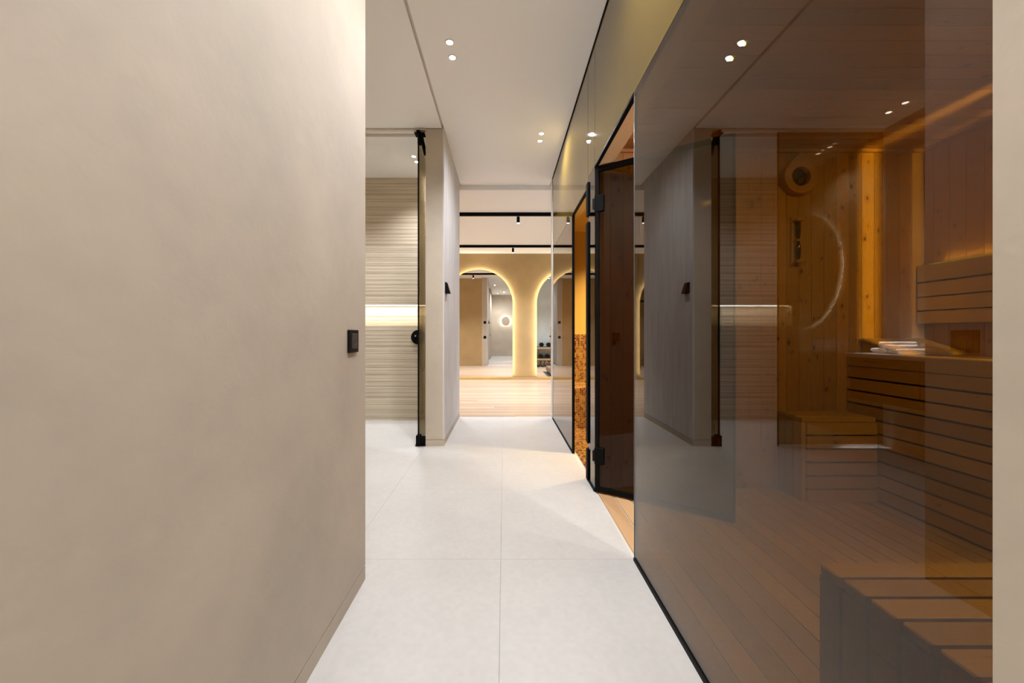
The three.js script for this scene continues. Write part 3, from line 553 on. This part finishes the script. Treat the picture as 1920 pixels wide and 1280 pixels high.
{ // corner lamp with wooden slat shade: two narrow slits throw sheets of light along the sauna (stands outside the frame)
  const xc = 2.49, zc = 0.575, zs = zc + 0.115, y0 = 1.50, y1 = 1.92, t = thing('slatted_wall_lamp', xc, y0, SZ0, 'wooden slatted lamp shade with thin bright slits on the near sauna wall', 'wall lamp');
  const sl = [[2.36, xc - 0.003], [xc + 0.0035, xc + 0.0165], [xc + 0.0185, 2.62]];
  for (const [a, b] of sl) part(t, 'shade_slat', box(a, b, y0, y1, zs - 0.003, zs + 0.001, 1), M.pineB);
  part(t, 'shade_side', box(2.352, 2.36, y0, y1, SZ0 + 0.002, zs, 1), M.pineB); part(t, 'shade_side', box(2.62, 2.628, y0, y1, SZ0 + 0.002, zs, 1), M.pineB);
  part(t, 'shade_bottom', box(2.352, 2.628, y0 - 0.008, y0, SZ0 + 0.002, zs), M.pineB); part(t, 'shade_top', box(2.352, 2.628, y1, y1 + 0.008, SZ0 + 0.002, zs), M.pineB);
  part(t, 'bulb', new THREE.SphereGeometry(0.012, 14, 10).translate(xc, 1.70, -zc), glow([1, 0.85, 0.62], 8));
  const l = new THREE.PointLight(col([1, 0.92, 0.78]), POWER.saunaLamp, 0, 2); l.position.set(xc, 1.70, -zc); l.castShadow = true; l.shadow.radius = 0.12; l.name = 'bulb_light'; scene.add(l);
}
for (const [x, z, w] of [[1.15, 1.05, 'nearer the glass'], [2.1, 1.05, 'nearer the tall bench']]) {
  const d = thing('sauna_spotlight', x, SY, z, `small round warm spotlight in the near sauna ceiling, ${w}`, 'spotlight');
  part(d, 'trim_ring', cyl(0.040, 0.042, 0.008, 24, x, SY - 0.004, z), M.pineB); part(d, 'lens', cyl(0.028, 0.028, 0.004, 20, x, SY - 0.009, z), glow([1, 0.8, 0.52], 6));
  spotLight(x, SY - 0.016, z, x + 0.1, 0, z + 0.9, POWER.saunaSpot, [1, 0.90, 0.74], 1.45, 0.5, 2);
}

// ------------------------------------------------------------------ gym equipment seen in the mirrors
function hexDumbbell(len, r) {
  const g = new THREE.Group();
  for (const s of [-1, 1]) { const h = new THREE.CylinderGeometry(r, r, len * 0.34, 6); h.rotateY(Math.PI / 6); h.rotateX(Math.PI / 2); h.translate(0, 0, s * len * 0.33); local(g, 'weight_head', h.toNonIndexed(), M.rubber); const c = new THREE.CylinderGeometry(r * 0.72, r, len * 0.05, 6); c.rotateY(Math.PI / 6); c.rotateX(s * Math.PI / 2); c.translate(0, 0, s * len * 0.525); local(g, 'head_cap', c.toNonIndexed(), M.blackSoft); }
  const b = new THREE.CylinderGeometry(0.016, 0.016, len * 0.4, 14); b.rotateX(Math.PI / 2); local(g, 'grip', b.toNonIndexed(), M.steel);
  return g;
}
{
  const z0 = 5.08, z1 = 5.42, t = thing('dumbbell_rack', 1.35, 0, 5.25, 'low wooden dumbbell rack with dark blue mats by the pale blue gym wall', 'rack');
  part(t, 'shelf', rbox(0.85, 1.95, 0.58, 0.635, z0, z1, 0.004), M.shelfWood); part(t, 'shelf', rbox(0.85, 1.95, 0.205, 0.265, z0, z1, 0.004), M.shelfWood);
  part(t, 'mat', rbox(0.87, 1.93, 0.635, 0.652, z0 + 0.01, z1 - 0.004, 0.003), M.blueMat); part(t, 'mat', rbox(0.87, 1.93, 0.265, 0.282, z0 + 0.01, z1 - 0.004, 0.003), M.blueMat);
  for (const x of [0.85, 1.92]) part(t, 'side_panel', rbox(x, x + 0.03, 0.0, 0.58, z0, z1 - 0.02, 0.003), M.shelfWood);
  part(t, 'back_panel', box(0.88, 1.92, 0.02, 0.205, z0, z0 + 0.015), M.shelfWood);
  const proto = hexDumbbell(0.26, 0.075), rows = [[0.652, 0.075, 'upper', 0.235], [0.282, 0.07, 'lower', 0.215]];
  rows.forEach(([y, r, row, p]) => { for (let i = 0; i < 4; i++) {
    const o = proto.clone(); o.name = numbered('hex_dumbbell'); o.position.set(1.0 + i * p, y + r * 0.866 + 0.001, -5.25); o.scale.set(r / 0.075, r / 0.075, 1); o.rotation.z = 0;
    o.userData = { label: `black hex dumbbell on the ${row} rack shelf, ${ORD[i]} from the corridor side`, category: 'dumbbell', group: `dumbbells on the ${row} rack shelf` }; scene.add(o);
  } });
  for (let i = 0; i < 6; i++) {
    const x = 0.98 + i * 0.135, k = thing('kettlebell', x, 0, 5.52, `black kettlebell with chrome handle before the rack, ${ORD[i]} from the corridor side`, 'kettlebell', 'kettlebells before the rack');
    part(k, 'bell', new THREE.LatheGeometry([[0, 0], [0.035, 0], [0.048, 0.02], [0.052, 0.05], [0.045, 0.08], [0.02, 0.098], [0, 0.10]].map(([a, b]) => new THREE.Vector2(a, b)), 20).translate(x, 0, -5.52), M.rubber);
    part(k, 'handle', tube([[x - 0.022, 0.085, 5.52], [x - 0.034, 0.135, 5.52], [x, 0.175, 5.52], [x + 0.034, 0.135, 5.52], [x + 0.022, 0.085, 5.52]], 0.0085, 20), M.steel);
  }
}
{
  const m = thing('exercise_mat', 1.85, 0, 8.2, 'dark rubber mat under the treadmill beside the mirror wall', 'mat');
  part(m, 'rubber_sheet', rbox(1.10, 2.6, 0.0, 0.012, 7.2, 9.19, 0.003), M.rubber);
  const t = thing('treadmill', 1.6, 0.012, 8.0, 'bronze and black treadmill standing on the dark mat', 'treadmill');
  part(t, 'deck', rbox(1.16, 2.02, 0.05, 0.19, 7.35, 9.0, 0.03, 2, 2), M.bench);
  part(t, 'running_belt', rbox(1.28, 1.90, 0.188, 0.196, 7.36, 8.8, 0.002), M.rubber);
  for (const x of [1.18, 1.94]) { part(t, 'foot', rbox(x, x + 0.06, 0.0125, 0.06, 7.5, 8.9, 0.006), M.black); part(t, 'upright', rbox(x - 0.03, x + 0.09, 0.15, 1.12, 8.55, 8.72, 0.03, 1, 2), M.bench); part(t, 'handrail', rbox(x, x + 0.05, 0.98, 1.03, 8.05, 8.6, 0.02, 2, 2), M.black); }
  part(t, 'console', rbox(1.15, 2.03, 1.05, 1.26, 8.56, 8.70, 0.03, 0, 2), M.bench); part(t, 'screen', rbox(1.4, 1.78, 1.10, 1.24, 8.552, 8.562, 0.003), M.black);
}
{
  const t = thing('cable_machine', -3.35, 0, 5.55, 'tall black cable machine at the left of the gym, glimpsed in the leftmost arch', 'gym machine');
  for (const x of [-3.85, -3.0]) part(t, 'upright', rbox(x - 0.04, x + 0.04, 0.04, 2.10, 5.45, 5.55, 0.008), M.black);
  part(t, 'top_beam', rbox(-3.9, -2.95, 2.10, 2.16, 5.42, 5.58, 0.008), M.black);
  for (const x of [-3.85, -3.0]) { part(t, 'foot', rbox(x - 0.05, x + 0.05, 0.0, 0.04, 5.2, 6.0, 0.008), M.black); for (let i = 0; i < 8; i++) part(t, 'weight_plate', rbox(x - 0.11, x + 0.11, 0.16 + i * 0.055, 0.21 + i * 0.055, 5.56, 5.66, 0.006), M.rubber); part(t, 'cable', cyl(0.004, 0.004, 1.4, 8, x, 1.35, 5.6), M.steel); }
  part(t, 'pull_bar', tube([[-3.6, 1.62, 5.7], [-3.5, 1.66, 5.7], [-3.35, 1.66, 5.7], [-3.2, 1.62, 5.7]], 0.014, 20), M.steel);
}
renderer.render(scene, camera);
